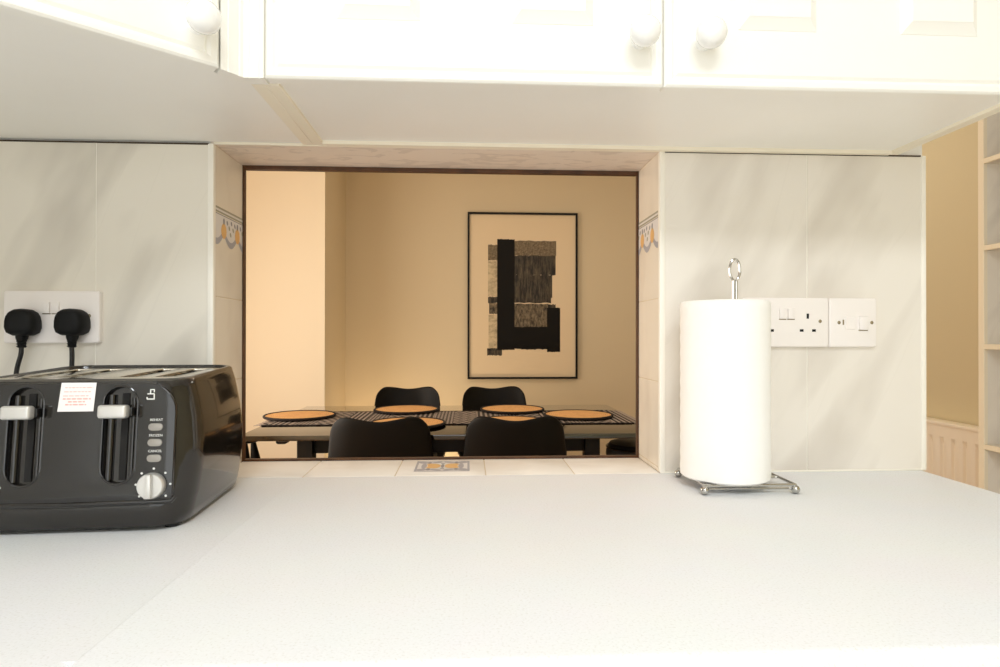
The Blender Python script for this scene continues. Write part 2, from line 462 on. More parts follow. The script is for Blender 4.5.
# printed panel on the middle sill tile
b = B(); X0, X1, Y0, Y1 = -.096, .003, D + .030, D + .118; z0 = W + .0008
def sq(xa, xb, ya, yb, k, lay):
    b.mi = k; z = z0 + .0001 * lay; b.quad([(xa, ya, z), (xb, ya, z), (xb, yb, z), (xa, yb, z)])
def sblob(x, y, rx, ry, k, lay, rot=0, n=12):
    b.mi = k; z = z0 + .0001 * lay; p = []
    for i in range(n):
        a = 2 * PI * i / n; u, v = rx * math.cos(a), ry * math.sin(a)
        p.append((x + u * math.cos(rot) - v * math.sin(rot), y + u * math.sin(rot) + v * math.cos(rot), z))
    b.quad(p)
sq(X0, X1, Y0, Y1, 1, 0); sq(X0 + .004, X1 - .004, Y0 + .004, Y1 - .004, 0, 1)
cx, cy = (X0 + X1) / 2, (Y0 + Y1) / 2
for sx_ in (-1, 1):
    sblob(cx + sx_ * .0155, cy, .012, .020, 3, 3); sblob(cx + sx_ * .022, cy + .012, .008, .008, 3, 4); sblob(cx + sx_ * .022, cy - .012, .008, .008, 3, 4)
    sblob(cx + sx_ * .034, cy, .005, .022, 1, 2)
    for sy_ in (-1, 1):
        sblob(cx + sx_ * .037, cy + sy_ * .030, .011, .008, 1, 2, sx_ * sy_ * .6); sblob(cx + sx_ * .012, cy + sy_ * .031, .012, .006, 1, 2, -sx_ * sy_ * .5)
        sblob(cx + sx_ * .025, cy + sy_ * .028, .004, .008, 2, 3)
sblob(cx, cy, .003, .016, 2, 3); sblob(cx, cy + .022, .004, .006, 1, 3); sblob(cx, cy - .022, .004, .006, 1, 3)
obj('flower_print', b, [M_['paleglaze'], M_['blue'], M_['blued'], M_['orange'], M_['green']], sill, smooth=0)
# trims: white plastic tile edging, dark wooden frame of the hatch
for i, (xa, xb) in enumerate(((XL - .009, XL + .001), (XR - .001, XR + .009), (XW - .007, XW + .002))):
    b = B(); b.box(xa, xb, D - .002, D + .010, W + .001, CZ - .001, .002, 2); struct('trim_%d' % (i + 1), b, M_['trim'])
b = B(); fw = .0035
b.box(XL - t6, XL + fw, FAR - .007, FAR + .004, W - .004, CZ + t6, .001, 1)
b.box(XR - fw, XR + t6, FAR - .007, FAR + .004, W - .004, CZ + t6, .001, 1)
b.box(XL + fw, XR - fw, FAR - .007, FAR + .004, CZ - .008, CZ + t6, .001, 1)
b.box(XL + fw, XR - fw, FAR - .007, FAR + .004, W - .004, W + .0045, .001, 1)
struct('trim_4', b, M_['dwood'])
# other walls
b = B(); b.box(KX - .1, KX, -2.4, D + t6, 0, CEIL); struct('wall_left', b, M_['white'])
b = B(); b.box(KX - .1, 2.12, -2.4, -2.3, 0, CEIL); struct('wall_front', b, M_['white'])
b = B(); b.box(2.0, 2.1, -2.3, 4.35, 0, CEIL); struct('wall_right', b, M_['side'])
b = B(); b.box(-1.7, 2.0, 4.2, 4.3, 0, CEIL); struct('wall_dining_back', b, M_['tan'])
b = B(); b.box(-1.8, -1.7, D + t6, 4.3, 0, CEIL); b.box(-1.7, KX - .1, D + t6, FAR, 0, CEIL); struct('wall_dining_left', b, M_['cream'])
b = B(); b.mi = 0; b.box(-1.7, -.838, 3.60, 4.2, 0, CEIL)
for f in b.bm.faces:
    if f.normal.x > .5 or f.calc_center_median().x > -.84: f.material_index = 1  # return keeps the tan: lit front and dim side are put into colour
struct('wall_chimney_breast', b, [M_['cream'], M_['tan']])

# ------------------------------------------------------------------ worktops
yF = .445
def edge_profile(y0):       # postformed front edge in (y, z)
    r = .012; p = [(D - .001, W), (D - .001, W - .038)]
    for k in range(7):
        a = -PI / 2 - PI / 2 * k / 6; p.append((y0 + r + r * math.cos(a), W - .038 + r + r * math.sin(a)))
    for k in range(7):
        a = PI - PI / 2 * k / 6; p.append((y0 + r + r * math.cos(a), W - r + r * math.sin(a)))
    return p
b = B(); pr = edge_profile(yF)
b.loft([[(x, y, z) for y, z in pr] for x in (-.2888, .812)])
wt = obj('worktop', b, M_['worktop'], smooth=30); tag(wt, 'off-white speckled laminate worktop along the tiled wall below the hatch', 'worktop')
b = B(); b.box(.812, .8135, yF + .006, D - .001, W - .037, W - .0005); obj('end_strip', b, M_['worktop'], wt)
b = B()
pl = [(KX + .001, W), (KX + .001, W - .038)]
for k in range(7):
    a = -PI / 2 + PI / 2 * k / 6; pl.append((-.2895 - .012 + .012 * math.cos(a), W - .038 + .012 + .012 * math.sin(a)))
for k in range(7):
    a = PI / 2 * k / 6; pl.append((-.2895 - .012 + .012 * math.cos(a), W - .012 + .012 * math.sin(a)))
b.loft([[(x, y, z) for x, z in pl] for y in (-1.6, yF + .02)])
b.box(KX + .001, -.2890, yF + .02, D - .001, W - .038, W, 0)
wl = obj('worktop', b, M_['worktop'], smooth=30); tag(wl, 'off-white speckled worktop arm under the black toaster, joined at a hairline seam', 'worktop')

# ------------------------------------------------------------------ wall cabinets
CT = W + 1.29
def raised_door(b, w, h, panels, base=.0):
    """door in local x (0..w), y (0 front .. .02), z (0..h)"""
    b.box(0, w, 0.004, .021, 0, h, .0015, 1)
    # moulded rim: rounded lip then the flat field
    t = bmesh.new()
    def ring(ins, y): return [(ins, y, ins), (w - ins, y, ins), (w - ins, y, h - ins), (ins, y, h - ins)]
    prof = [(.0, .006), (.0005, .003), (.003, .0005), (.006, 0), (.010, .0005), (.013, .003), (.0145, .0038), (.018, .0005), (.021, 0)]
    loops = [[t.verts.new(p) for p in ring(i, y)] for i, y in prof]
    for a, c in zip(loops, loops[1:]):
        for k in range(4):
            l = (k + 1) % 4; t.faces.new((a[k], a[l], c[l], c[k]))
    t.faces.new(loops[-1])
    b.add(t)
    for x0, x1, z0, z1 in panels:
        t = bmesh.new(); pr = [(0, .0005), (.0005, -.001), (.011, -.0075), (.012, -.009), (.0135, -.009)]
        lp = [[t.verts.new(p) for p in ((x0 + i, y, z0 + i * 1.25), (x1 - i, y, z0 + i * 1.25), (x1 - i, y, z1 - i), (x0 + i, y, z1 - i))] for i, y in pr]
        for a, c in zip(lp, lp[1:]):
            for k in range(4):
                l = (k + 1) % 4; t.faces.new((a[k], a[l], c[l], c[k]))
        t.faces.new(lp[-1]); b.add(t)

def knob_bm(b, x, z):
    """ceramic knob, axis towards -y"""
    b.lathe([(0, -.001), (.011, 0), (.0095, .004), (.0085, .009), (.012, .013), (.0175, .019), (.0195, .026), (.018, .034), (.012, .040), (.005, .0425), (0, .043)], 28, T(x, 0, z) @ RX(PI / 2))

yc = .7787
cab = thing('wall_cabinet', 'white two-door wall cabinet with raised panels above the hatch', 'cabinet', (0, 0, CZ))
h = CT - CZ
b = B(); b.box(-.246, .752, yc + .024, D - .001, .004, h)
obj('carcass', b, M_['under'], cab)
b = B(); b.box(-.2635, -.246, yc + .022, D - .001, -.001, h, .0006, 1); obj('side_panel', b, M_['cabedge'], cab)
b = B(); b.box(.752, .770, yc + .022, D - .001, -.001, h, .0006, 1); obj('side_panel', b, M_['cabedge'], cab)
b = B(); b.box(-.246, .752, D - .012, D - .001, -.002, .004); obj('back_strip', b, M_['cabedge'], cab)
for x0, x1, kx, pan in ((-.2575, .2549, .2225, (-.1667, -.0617, .0560, .1620)), (.2560, .768, .3075, (.3540, .4600, .5750, .6820))):
    b = B(); raised_door(b, x1 - x0, h, [(p0 - x0, p1 - x0, .076, h - .07) for p0, p1 in ((pan[0], pan[1]), (pan[2], pan[3]))])
    d = obj('door', b, M_['cab'], cab, (x0, yc, 0), smooth=30)
    b = B(); knob_bm(b, kx - x0, .058); obj('knob', b, M_['knob'], d)

# corner cabinet with a diagonal door
A = Vector((-.3015, .7529)); E_ = Vector((-.585, .5137)); dv = (A - E_).normalized(); nv = Vector((dv.y, -dv.x))
if nv.y > 0: nv = -nv
cc = thing('corner_cabinet', 'white corner wall cabinet with a diagonal door above the toaster', 'cabinet', (0, 0, CZ))
inn = -nv * .024
b = B()
b.prism([(-.2815, yc + .030), (-.2815, D - .001), (KX + .001, D - .001), (KX + .001, .46), (-.60, .46), (E_.x + inn.x, E_.y + inn.y), (A.x + inn.x, A.y + inn.y)], .002, h)
obj('carcass', b, M_['under'], cc)
b = B(); b.box(-.2812, -.2637, yc + .022, D - .001, -.001, h, .0006, 1); obj('side_panel', b, M_['cabedge'], cc)
ld = (A - E_).length
b = B(); raised_door(b, ld, h, [(.06, .15, .076, h - .07), (.20, .29, .076, h - .07)])
d = obj('door', b, M_['cab'], cc, (E_.x, E_.y, 0), smooth=30); d.rotation_euler = (0, 0, math.atan2(dv.y, dv.x))
b = B(); knob_bm(b, ld - .027, .0415); obj('knob', b, M_['knob'], d)
b = B()   # fluted corner post
p0, p1, p2 = Vector((-.3010, .7540)), Vector((-.2825, .7775)), Vector((-.2579, .7775))
pts = [p0]
def flute(a, c, ks):
    dd = (c - a); nn = Vector((-dd.y, dd.x)).normalized(); nn = nn if nn.y > 0 else -nn; out = []
    for k in ks: out += [a + dd * (k - .05), a + dd * k + nn * .0015, a + dd * (k + .05)]
    return out
pts += flute(p0, p1, (.3, .8)) + [p1] + flute(p1, p2, (.3, .8)) + [p2, Vector((-.2579, .798)), Vector((-.285, .798)), p0 + Vector((-.012, .018))]
b.prism([(p.x, p.y) for p in pts], -.0015, h)
obj('corner_post', b, M_['cab'], cc, smooth=0)

# ------------------------------------------------------------------ sockets and plugs
def rocker(b, x, z, w=.0115, hh=.019, tilt=1):
    b.prism([(0, 0), (0, -.0025), (hh * .5, -.0045), (hh, -.0022), (hh, 0)], -w / 2, w / 2, .0004, T(x, 0, z - hh / 2) @ RY(-PI / 2) @ RX(0))
def plate_bm(w, hh):
    b = B(); t = bmesh.new()
    lps = [[t.verts.new((p[0], y, p[1])) for p in rrect(w / 2 - i, hh / 2 - i, .004)] for i, y in ((0, 0), (0, -.0075), (.0012, -.0092), (.003, -.0098))]
    for a, c in zip(lps, lps[1:]):
        for k in range(len(a)):
            l = (k + 1) % len(a); t.faces.new((a[k], a[l], c[l], c[k]))
    t.faces.new(lps[-1]); t.faces.new(lps[0][::-1]); b.add(t); return b
FY = -.0098
def double_socket(x, z, label, outlets=(-.038, .038)):
    s = thing('double_socket', label, 'socket', (x, D, z))
    obj('faceplate', plate_bm(.153, .0868), M_['plate'], s, smooth=30)
    for dx in (-.0075, .0075):
        b = B(); b.box(dx - .0062, dx + .0062, FY - .0035, FY + .002, .006, .025, .0012, 2); rk = obj('rocker_switch', b, M_['plate'], s, smooth=30)
        b = B(); b.box(dx - .0066, dx + .0066, FY - .0004, FY + .001, .0045, .0062); obj('rocker_gap', b, M_['brass'], rk)
    for dx in outlets:
        b = B()
        b.box(dx - .0021, dx + .0021, FY - .0003, FY + .002, .0065, .0155)
        b.box(dx - .0145, dx - .0078, FY - .0003, FY + .002, -.0165, -.0122); b.box(dx + .0078, dx + .0145, FY - .0003, FY + .002, -.0165, -.0122)
        obj('socket_outlet', b, M_['slotdark'], s)
    for dx in (-.0605, .0605):
        b = B(); b.lathe([(0, .0009), (.002, .0008), (.0031, 0), (.0031, -.001), (0, -.001)], 16, T(dx, FY, .002) @ RX(PI / 2)); obj('screw', b, M_['brass'], s)
    return s
double_socket(-.688, W + .2715, 'white double socket with two black plugs in it above the toaster', ())
double_socket(.5605, W + .2652, 'white double socket half hidden behind the paper towel roll')
s = thing('fused_switch', 'white single fused switch right of the half-hidden double socket', 'switch', (.6815, D, W + .2650))
obj('faceplate', plate_bm(.0870, .0868), M_['plate'], s, smooth=30)
b = B(); b.box(.010, .026, FY - .004, FY + .002, -.013, .011, .0015, 2); rk = obj('rocker_switch', b, M_['plate'], s, smooth=30)
b = B(); b.box(.0095, .0265, FY - .0004, FY + .001, -.0146, -.0130); obj('rocker_gap', b, M_['brass'], rk)
b = B(); b.box(-.015, .004, FY - .0012, FY + .001, -.012, .011, .0008, 1); obj('fuse_carrier', b, M_['plate'], s)
b = B(); b.box(-.0195, -.0172, FY - .0006, FY + .001, -.004, .005); obj('neon_indicator', b, M_['brass'], s)
for dx in (-.026, .034):
    b = B(); b.lathe([(0, .0009), (.002, .0008), (.0031, 0), (.0031, -.001), (0, -.001)], 16, T(dx, FY, 0) @ RX(PI / 2)); obj('screw', b, M_['brass'], s)

def plug(x, z, path, label, rz):
    p = thing('mains_plug', label, 'plug', (x, D - .0100, z), 0, None)
    b = B()
    out = [(-.012, -.0205), (.012, -.0205), (.0195, -.0165), (.0225, -.008), (.0222, .003), (.0205, .011), (.0165, .018), (.010, .0222), (0, .0232), (-.010, .0222), (-.0165, .018), (-.0205, .011), (-.0222, .003), (-.0225, -.008), (-.0195, -.0165)]
    lps = []
    for sc_, y in ((.93, 0), (.97, -.004), (1, -.010), (1, -.020), (.93, -.027), (.80, -.031), (.5, -.032)):
        lps.append([(q_[0] * sc_, y, q_[1] * sc_) for q_ in out])
    b.loft(lps); bo = obj('plug_body', b, M_['plugblack'], p, smooth=50); bo.rotation_euler = (0, 0, rz)
    b = B(); b.tube([(0, -.013, -.017), (0, -.014, -.025), (.0002, -.0145, -.031), (.0005, -.015, -.040)], .006, 12, radii=[.0095, .0085, .0062, .0055])
    for k in range(3): b.lathe([(.0062, -.001), (.0072, 0), (.0062, .001)], 12, T(0, -.0148, -.030 - .004 * k))
    obj('strain_relief', b, M_['plugblack'], p)
    b = B(); b.tube([(0, -.015, -.036)] + path, .0036, 10); obj('cable', b, M_['wire'], p)
def smooth_path(pts, n=6):
    out = []
    P = [Vector(q_) for q_ in pts]
    for i in range(len(P) - 1):
        p0, p1, p2, p3 = P[max(i - 1, 0)], P[i], P[i + 1], P[min(i + 2, len(P) - 1)]
        for k in range(n):
            t = k / n
            out.append(.5 * ((2 * p1) + (-p0 + p2) * t + (2 * p0 - 5 * p1 + 4 * p2 - p3) * t * t + (-p0 + 3 * p1 - 3 * p2 + p3) * t ** 3))
    return out + [P[-1]]
plug(-.7245, W + .2610, smooth_path([(0, -.015, -.042), (-.001, -.015, -.052), (-.008, -.014, -.078), (-.012, -.012, -.12), (.0, -.006, -.19), (.03, -.005, -.2455)]), 'black three-pin plug in the left side of the double socket', math.radians(8))
plug(-.6455, W + .2615, smooth_path([(0, -.015, -.042), (.0005, -.015, -.055), (0, -.014, -.10), (.005, -.008, -.18), (-.03, -.005, -.2465)]), 'black three-pin plug in the right side of the double socket', 0)

# ------------------------------------------------------------------ toaster
tz = math.radians(3.2)
to = thing('toaster', 'glossy black four-slice toaster with silver levers and dials on the worktop', 'toaster', (-.4873, .8845, W), tz)
def tsec(z, hw, hd, r, n=7, yoff=0): return [(p[0], p[1] + yoff, z) for p in rrect(hw, hd, r, n)]
prof = [(.004, .120, .116, .036), (.006, .126, .1225, .040), (.018, .129, .125, .042), (.034, .132, .1245, .043), (.040, .1335, .1225, .043),
        (.075, .138, .119, .042), (.105, .1385, .116, .041), (.135, .136, .113, .040), (.160, .1315, .1105, .038), (.176, .128, .109, .036),
        (.184, .1255, .1075, .035), (.1885, .1235, .1055, .034), (.1905, .1205, .1025, .032), (.1905, .1175, .0985, .029), (.1885, .116, .0975, .028), (.183, .1155, .0970, .028)]
def tilt(p): return (p[0], p[1], p[2] + (.040 * p[1] if p[2] > .187 else 0))     # the rim rises slightly to the back
b = B(); b.loft([[tilt(p) for p in tsec(z, a, c, r)] for z, a, c, r in prof]); obj('body', b, M_['black'], to, smooth=60)
# steel top plate with four bread slots
slots = []
for x in (-.083, -.038, .038, .083):
    slots.append([(x + p[0], p[1] - .004) for p in rrect(.0125, .068, .004, 3)])
flat_curve('top_plate', [rrect(.1157, .0972, .028, 6)] + slots, .0012, .0006, M_['steel'], to, T(0, 0, .1868) @ RX(.026))
for x in (-.083, -.038, .038, .083):
    b = B(); b.box(x - .0135, x + .0135, -.073, .065, .1795, .1810); sw = obj('bread_slot', b, M_['slotdark'], to)
    for k in range(4):
        b = B(); b.box(x - .0125, x + .0125, -.046 + k * .027, -.030 + k * .027, .1811, .1850); obj('guard_wire', b, M_['steel'], sw)
# fascia with two lever tracks: lies on the sloping front
slope = math.atan2(.1225 - .109, .176 - .040)
def F(x, s, out=0):      # fascia frame: x across, s up the slope from z=.040, out towards the viewer
    return Matrix.Translation((x, -.1225 - .0004, .040)) @ RX(PI / 2 - slope) @ T(0, s, out)
LX = .1075 / 2
def stadium(cx, s0, s1, r, n=10):
    return [(cx + r * math.cos(PI + PI * k / n), s0 + r + r * math.sin(PI + PI * k / n)) for k in range(n + 1)] + [(cx + r * math.cos(PI * k / n), s1 - r + r * math.sin(PI * k / n)) for k in range(n + 1)]
def fas(hw, s0, s1, rt, rb, n=8):
    out = []
    for cx, cy, r, a0 in ((hw - rt, s1 - rt, rt, 0), (-hw + rt, s1 - rt, rt, PI / 2), (-hw + rb, s0 + rb, rb, PI), (hw - rb, s0 + rb, rb, 1.5 * PI)):
        for k in range(n + 1):
            a = a0 + PI / 2 * k / n; out.append((cx + r * math.cos(a), cy + r * math.sin(a)))
    return out
flat_curve('fascia', [fas(.1175, -.001, .141, .034, .006)] + [stadium(sx_ * LX, .019, .140 - .001, .0200) for sx_ in (-1, 1)], .0016, .0016, M_['blackp'], to, F(0, 0, .0030))
b = B(); t = bmesh.new()   # raised lip under the fascia
b.tube([F(-.1205, .003, .002) @ Vector((0, 0, 0)), F(-.118, -.002, .004) @ Vector((0, 0, 0)), F(0, -.004, .0052) @ Vector((0, 0, 0)), F(.118, -.002, .004) @ Vector((0, 0, 0)), F(.1205, .003, .002) @ Vector((0, 0, 0))], .0034, 10); t.free()
obj('fascia_lip', b, M_['blackp'], to)
for sx_ in (-1, 1):
    cx = sx_ * LX
    rim = [F(cx, 0, 0) @ Vector((p[0], p[1], .0052)) for p in stadium(0, .019, .139, .0200)]
    b = B(); b.tube(rim, .0017, 8, closed=True); rm = obj('lever_track', b, M_['blackp'], to)
    b = B(); b.box(-.0042, .0042, .024, .130, -.0002, .0012, .0005, 1, F(cx + .004, 0, .0002)); obj('lever_slot', b, M_['slotdark'], rm)
    b = B()
    b.tube([F(cx - .0115, .024, .001) @ Vector((0, 0, 0)), F(cx - .0115, .128, .001) @ Vector((0, 0, 0))], .0045, 10)
    b.tube([F(cx + .0145, .028, .001) @ Vector((0, 0, 0)), F(cx + .0145, .124, .001) @ Vector((0, 0, 0))], .0028, 10)
    obj('track_rib', b, M_['blackp'], rm)
    b = B(); b.box(-.0165, .0165, -.0082, .0082, .0135, .0265, .0035, 4, F(cx - .0005, .1075, 0)); lv = obj('lever', b, M_['silver'], to)
    b = B(); b.box(.0005, .0185, -.0060, .0050, .0005, .0145, .002, 2, F(cx - .0005, .1075, 0)); obj('lever_stem', b, M_['satin'], lv)
    kx = sx_ * .0965
    for j, s in enumerate((.0880, .0690, .0500)):
        b = B(); t = bmesh.new()
        b.prism(stadium(0, -.004, .004, .004) if False else [(p[1], p[0]) for p in stadium(0, -.0085, .0085, .0044)], 0, .0035, .0012, F(kx, s, .0046)); obj('button', b, M_['greybutton'], to)
        text_mesh('button_caption', ('REHEAT', 'FROZEN', 'CANCEL')[j], .0042, M_['printw'], to, F(kx + .0005, s + .0086, .0065))
    b = B(); b.lathe([(.0153, 0), (.0157, .003), (.0153, .009), (.0143, .0105), (0, .0108)], 40, F(kx, .0175, .0060))
    dl = obj('dial', b, M_['silver'], to)
    b = B(); b.prism([(-.004, -.0143), (.004, -.0143), (.003, .0143), (-.003, .0143)], .0095, .0165, .0012, F(kx, .0175, .0060)); obj('dial_grip', b, M_['silver'], dl)
    b = B()
    for k in range(7):
        a = math.radians(-40 + k * 260 / 6); b.lathe([(.0014, 0), (.0014, .0003), (0, .0003)], 8, F(kx + .0200 * math.cos(a), .0175 + .0200 * math.sin(a), .0063))
    obj('dial_marks', b, M_['printw'], to)
    # small white bread-slice mark with a lift arrow
    b = B(); g = [(-.0045, -.006, .0045, -.0045), (.0033, -.006, .0047, .001), (-.004, .0005, .0042, .0018), (-.0012, .0015, .0002, .0068), (-.0012, .0058, .0040, .0070), (.0032, .0030, .0044, .0070), (-.005, -.0028, -.0036, -.0048)]
    for x0, s0, x1, s1 in g: b.box(min(x0, x1), max(x0, x1), min(s0, s1), max(s0, s1), 0, .0003, 0, 1, F(sx_ * .0890, .1275, .0063))
    obj('lift_mark', b, M_['printw'], to)
# paper sticker
b = B(); b.prism([(-.0215, -.0175), (.0195, -.0175), (.0215, .0175), (-.0185, .0175)], 0, .0004, 0, F(.0040, .1255, .0068))
st = obj('sticker', b, M_['sticker'], to, smooth=0); st['label'] = 'white paper sticker with faded red print'
b = B()
for s, x0, x1 in ((.011, -.014, .018), (.006, -.015, .016), (.001, -.016, .014), (-.003, -.016, .017), (-.0065, -.010, .010), (-.010, -.013, .011)):
    x = x0
    while x < x1:
        w = random.uniform(.002, .006); b.box(x, min(x + w, x1), s, s + (.0016 if s < -.002 else .0009), 0, .0002, 0, 1, F(.0040, .1255, .0072)); x += w + .0012
obj('sticker_print', b, M_['pink'], st, smooth=0)
for x, y in ((-.108, -.098), (.108, -.098), (-.108, .098), (.108, .098)):
    b = B(); b.lathe([(0, 0), (.009, 0), (.010, .003), (.010, .012), (0, .012)], 16, T(x, y, 0)); obj('foot', b, M_['satin'], to)

# ------------------------------------------------------------------ paper towels
hx, hy = .431, .960
hold = thing('paper_towel_holder', 'chrome wire kitchen roll holder with ball feet and a looped top', 'holder', (hx, hy, W))
fx0, fx1, fy0, fy1 = -.072, .0695, -.056, .060
b = B(); rb = .0024; zz = .0135
b.tube([(fx0, fy0, zz), (fx1, fy0, zz), (fx1, fy1, zz), (fx0, fy1, zz)], rb, 8, closed=True)
b.tube([(fx0, fy0 + .004, zz - .006), (fx1, fy0 + .004, zz - .006)], rb * .8, 8)  # thin lower bar shaped to stand for the front wire's shadow and reflection
b.tube([(fx0, 0, zz - .001), (fx1, 0, zz - .001)], rb, 8); b.tube([(0, fy0, zz - .001), (0, fy1, zz - .001)], rb, 8)
obj('wire_base', b, M_['chrome'], hold)
for x in (fx0, fx1):
    for y in (fy0, fy1):
        b = B(); b.lathe([(.0066 * math.sin(PI * k / 12), .0066 - .0066 * math.cos(PI * k / 12)) for k in range(13)], 20, T(x, y, 0)); obj('ball_foot', b, M_['chrome'], hold)
b = B(); b.tube([(-.0022, 0, .012), (-.0022, 0, .330)], .0022, 8); b.tube([(.0026, 0, .012), (.0026, 0, .330)], .0022, 8)
obj('upright', b, M_['chrome'], hold)
b = B(); lp = []
for k in range(17):
    a = -PI / 2 + .25 + (2 * PI - .5) * k / 16; lp.append((.0085 * math.cos(a), 0, .348 + .0175 * math.sin(a)))
b.tube([(.0026, 0, .326)] + lp + [(-.0022, 0, .326)], .0021, 8); obj('loop_handle', b, M_['chrome'], hold)
b = B()
R0, H0 = .0685, .281
lo = []
seg = 64
prof = [(.0215, .0165), (R0 - .004, .0165), (R0, .0195)] + [(R0 + (.0004 if k % 2 else -.0003), .0195 + (H0 - .006) * k / 24) for k in range(1, 24)] + [(R0, .0165 + H0 - .003), (R0 - .003, .0165 + H0), (.0215, .0165 + H0)]
t = bmesh.new(); rings = []
for r, z in prof: rings.append([t.verts.new((r * math.cos(2 * PI * k / seg), r * math.sin(2 * PI * k / seg), z)) for k in range(seg)])
for a, c in zip(rings + [rings[0]][:0], rings[1:]):
    for k in range(seg): t.faces.new((a[k], a[(k + 1) % seg], c[(k + 1) % seg], c[k]))
for k in range(seg): t.faces.new((rings[-1][k], rings[-1][(k + 1) % seg], rings[0][(k + 1) % seg], rings[0][k]))
b.add(t)
roll = thing('paper_towel_roll', 'white kitchen paper roll standing on the chrome wire holder', 'paper towel', (hx - .0185, hy - .003, W - .0010))
obj('paper', b, M_['tissue'], roll, smooth=50)
b = B(); t = bmesh.new(); rings = []
for r, z in ((.0195, .0165), (.0214, .0165), (.0214, .2972), (.0195, .2972)): rings.append([t.verts.new((r * math.cos(2 * PI * k / 32), r * math.sin(2 * PI * k / 32), z)) for k in range(32)])
for a, c in zip(rings, rings[1:] + rings[:1]):
    for k in range(32): t.faces.new((a[k], a[(k + 1) % 32], c[(k + 1) % 32], c[k]))
b.add(t); obj('card_core', b, M_['card'], roll)
# ------------------------------------------------------------------ dining table and what is on it
TX0, TX1, TY0, TY1, TZ = -.895, .790, 2.412, 3.425, .75
tab = thing('dining_table', 'black gloss dining table seen through the serving hatch', 'table', ((TX0 + TX1) / 2, (TY0 + TY1) / 2, 0))
ox, oy = tab.location.x, tab.location.y
b = B(); b.box(TX0 - ox, TX1 - ox, TY0 - oy, TY1 - oy, TZ - .021, TZ, .002, 2); obj('table_top', b, M_['tabletop'], tab)
for lx in (-.653, .511):
    for ly in (2.50, 3.337):
        b = B(); b.box(lx - .031 - ox, lx + .031 - ox, ly - .031 - oy, ly + .031 - oy, 0, TZ - .021, .002, 1); obj('leg', b, M_['tablewood'], tab)
for ly in (2.512, 3.325):
    b = B(); b.box(-.622 - ox, .480 - ox, ly - .011 - oy, ly + .011 - oy, .664, TZ - .021); obj('apron', b, M_['tablewood'], tab)
for lx in (-.653, .511):
    b = B(); b.box(lx - .011 - ox, lx + .011 - ox, 2.531 - oy, 3.306 - oy, .664, TZ - .021); obj('apron', b, M_['tablewood'], tab)
b = B(); b.prism([(p[0], p[1]) for p in rrect(.022, .014, .010)], 0, .05, 0, T(-.757 - ox, 2.56 - oy, TZ - .021 - .0145) @ RX(PI / 2)); obj('leaf_catch', b, M_['tablewood'], tab)
# runner
rx0, rx1, ry0, ry1 = -.900, .768, 2.672, 3.125
rc = ((rx0 + rx1) / 2, (ry0 + ry1) / 2)
run = thing('table_runner', 'black and white woven runner laid along the dining table', 'table runner', (rc[0], rc[1], TZ))
b = B(); N_ = 60; lps = []
for k in range(N_ + 1):
    x = rx0 + (rx1 - rx0) * k / N_ - rc[0]; z = .0050 + .0008 * math.sin(k * .9) + .0005 * math.sin(k * 2.3)
    yy = (ry1 - ry0) / 2
    lps.append([(x, -yy, .0005), (x, yy, .0005), (x, yy, z - .001), (x, yy - .006, z), (x, -yy + .006, z), (x, -yy, z - .001)])
b.loft(lps); obj('woven_cloth', b, M_['runner'], run)
b = B()   # dark tubes for the shade under both long edges
for s in (-1, 1):
    b.tube([(rx0 - rc[0] + .01 + k * .02, s * ((ry1 - ry0) / 2 + .003), .0036 + .0004 * math.sin(k * 1.7)) for k in range(82)], .0030, 8)
obj('edge_shade', b, M_['juteedge'], run)
b = B()
for s, xe in ((-1, rx0 - rc[0]), (1, rx1 - rc[0])):
    for k in range(60):
        y = -(ry1 - ry0) / 2 + (ry1 - ry0) * (k + .5) / 60; dy = random.uniform(-.004, .004)
        b.tube([(xe - s * .002, y, .003), (xe + s * .012, y + dy, .0025), (xe + s * random.uniform(.018, .026), y + dy * 2, .0016)], .0013, 5)
fr = obj('fringe', b, M_['fringe'], run); fr['kind'] = 'stuff'
# placemats
def mat_shape():
    b = B(); b.lathe([(0, 0), (.156, 0), (.156, .0078), (.15, .0088), (0, .0092)], 56)
    return b
PL = [(-.795, 2.925, 0, 'round jute placemat with black rim at the left end of the table'),
      (.528, 2.885, 0, 'round jute placemat with black rim at the right end of the table'),
      (-.315, 3.135, 0, 'round jute placemat before the left of the two far chairs'),
      (.228, 3.125, 0, 'round jute placemat before the right of the two far chairs'),
      (-.262, 2.645, 0, 'round jute placemat partly behind the left near chair back'),
      (.187, 2.665, 0, 'round jute placemat almost hidden behind the right near chair back')]
ph = None
for x, y, rz, lab in PL:
    z = TZ + .0086
    if ph is None:
        ph = thing('placemat', lab, 'placemat', (x, y, z), 0, 'round placemats on the dining table')
        obj('jute_disc', mat_shape(), M_['jute'], ph)
        b = B(); b.tube([(.160 * math.cos(2 * PI * k / 64), .160 * math.sin(2 * PI * k / 64), .0055) for k in range(64)], .0064, 10, closed=True)
        obj('woven_rim', b, M_['juteedge'], ph)
    else: copy_thing(ph, (x, y, z), random.uniform(0, 3), lab)

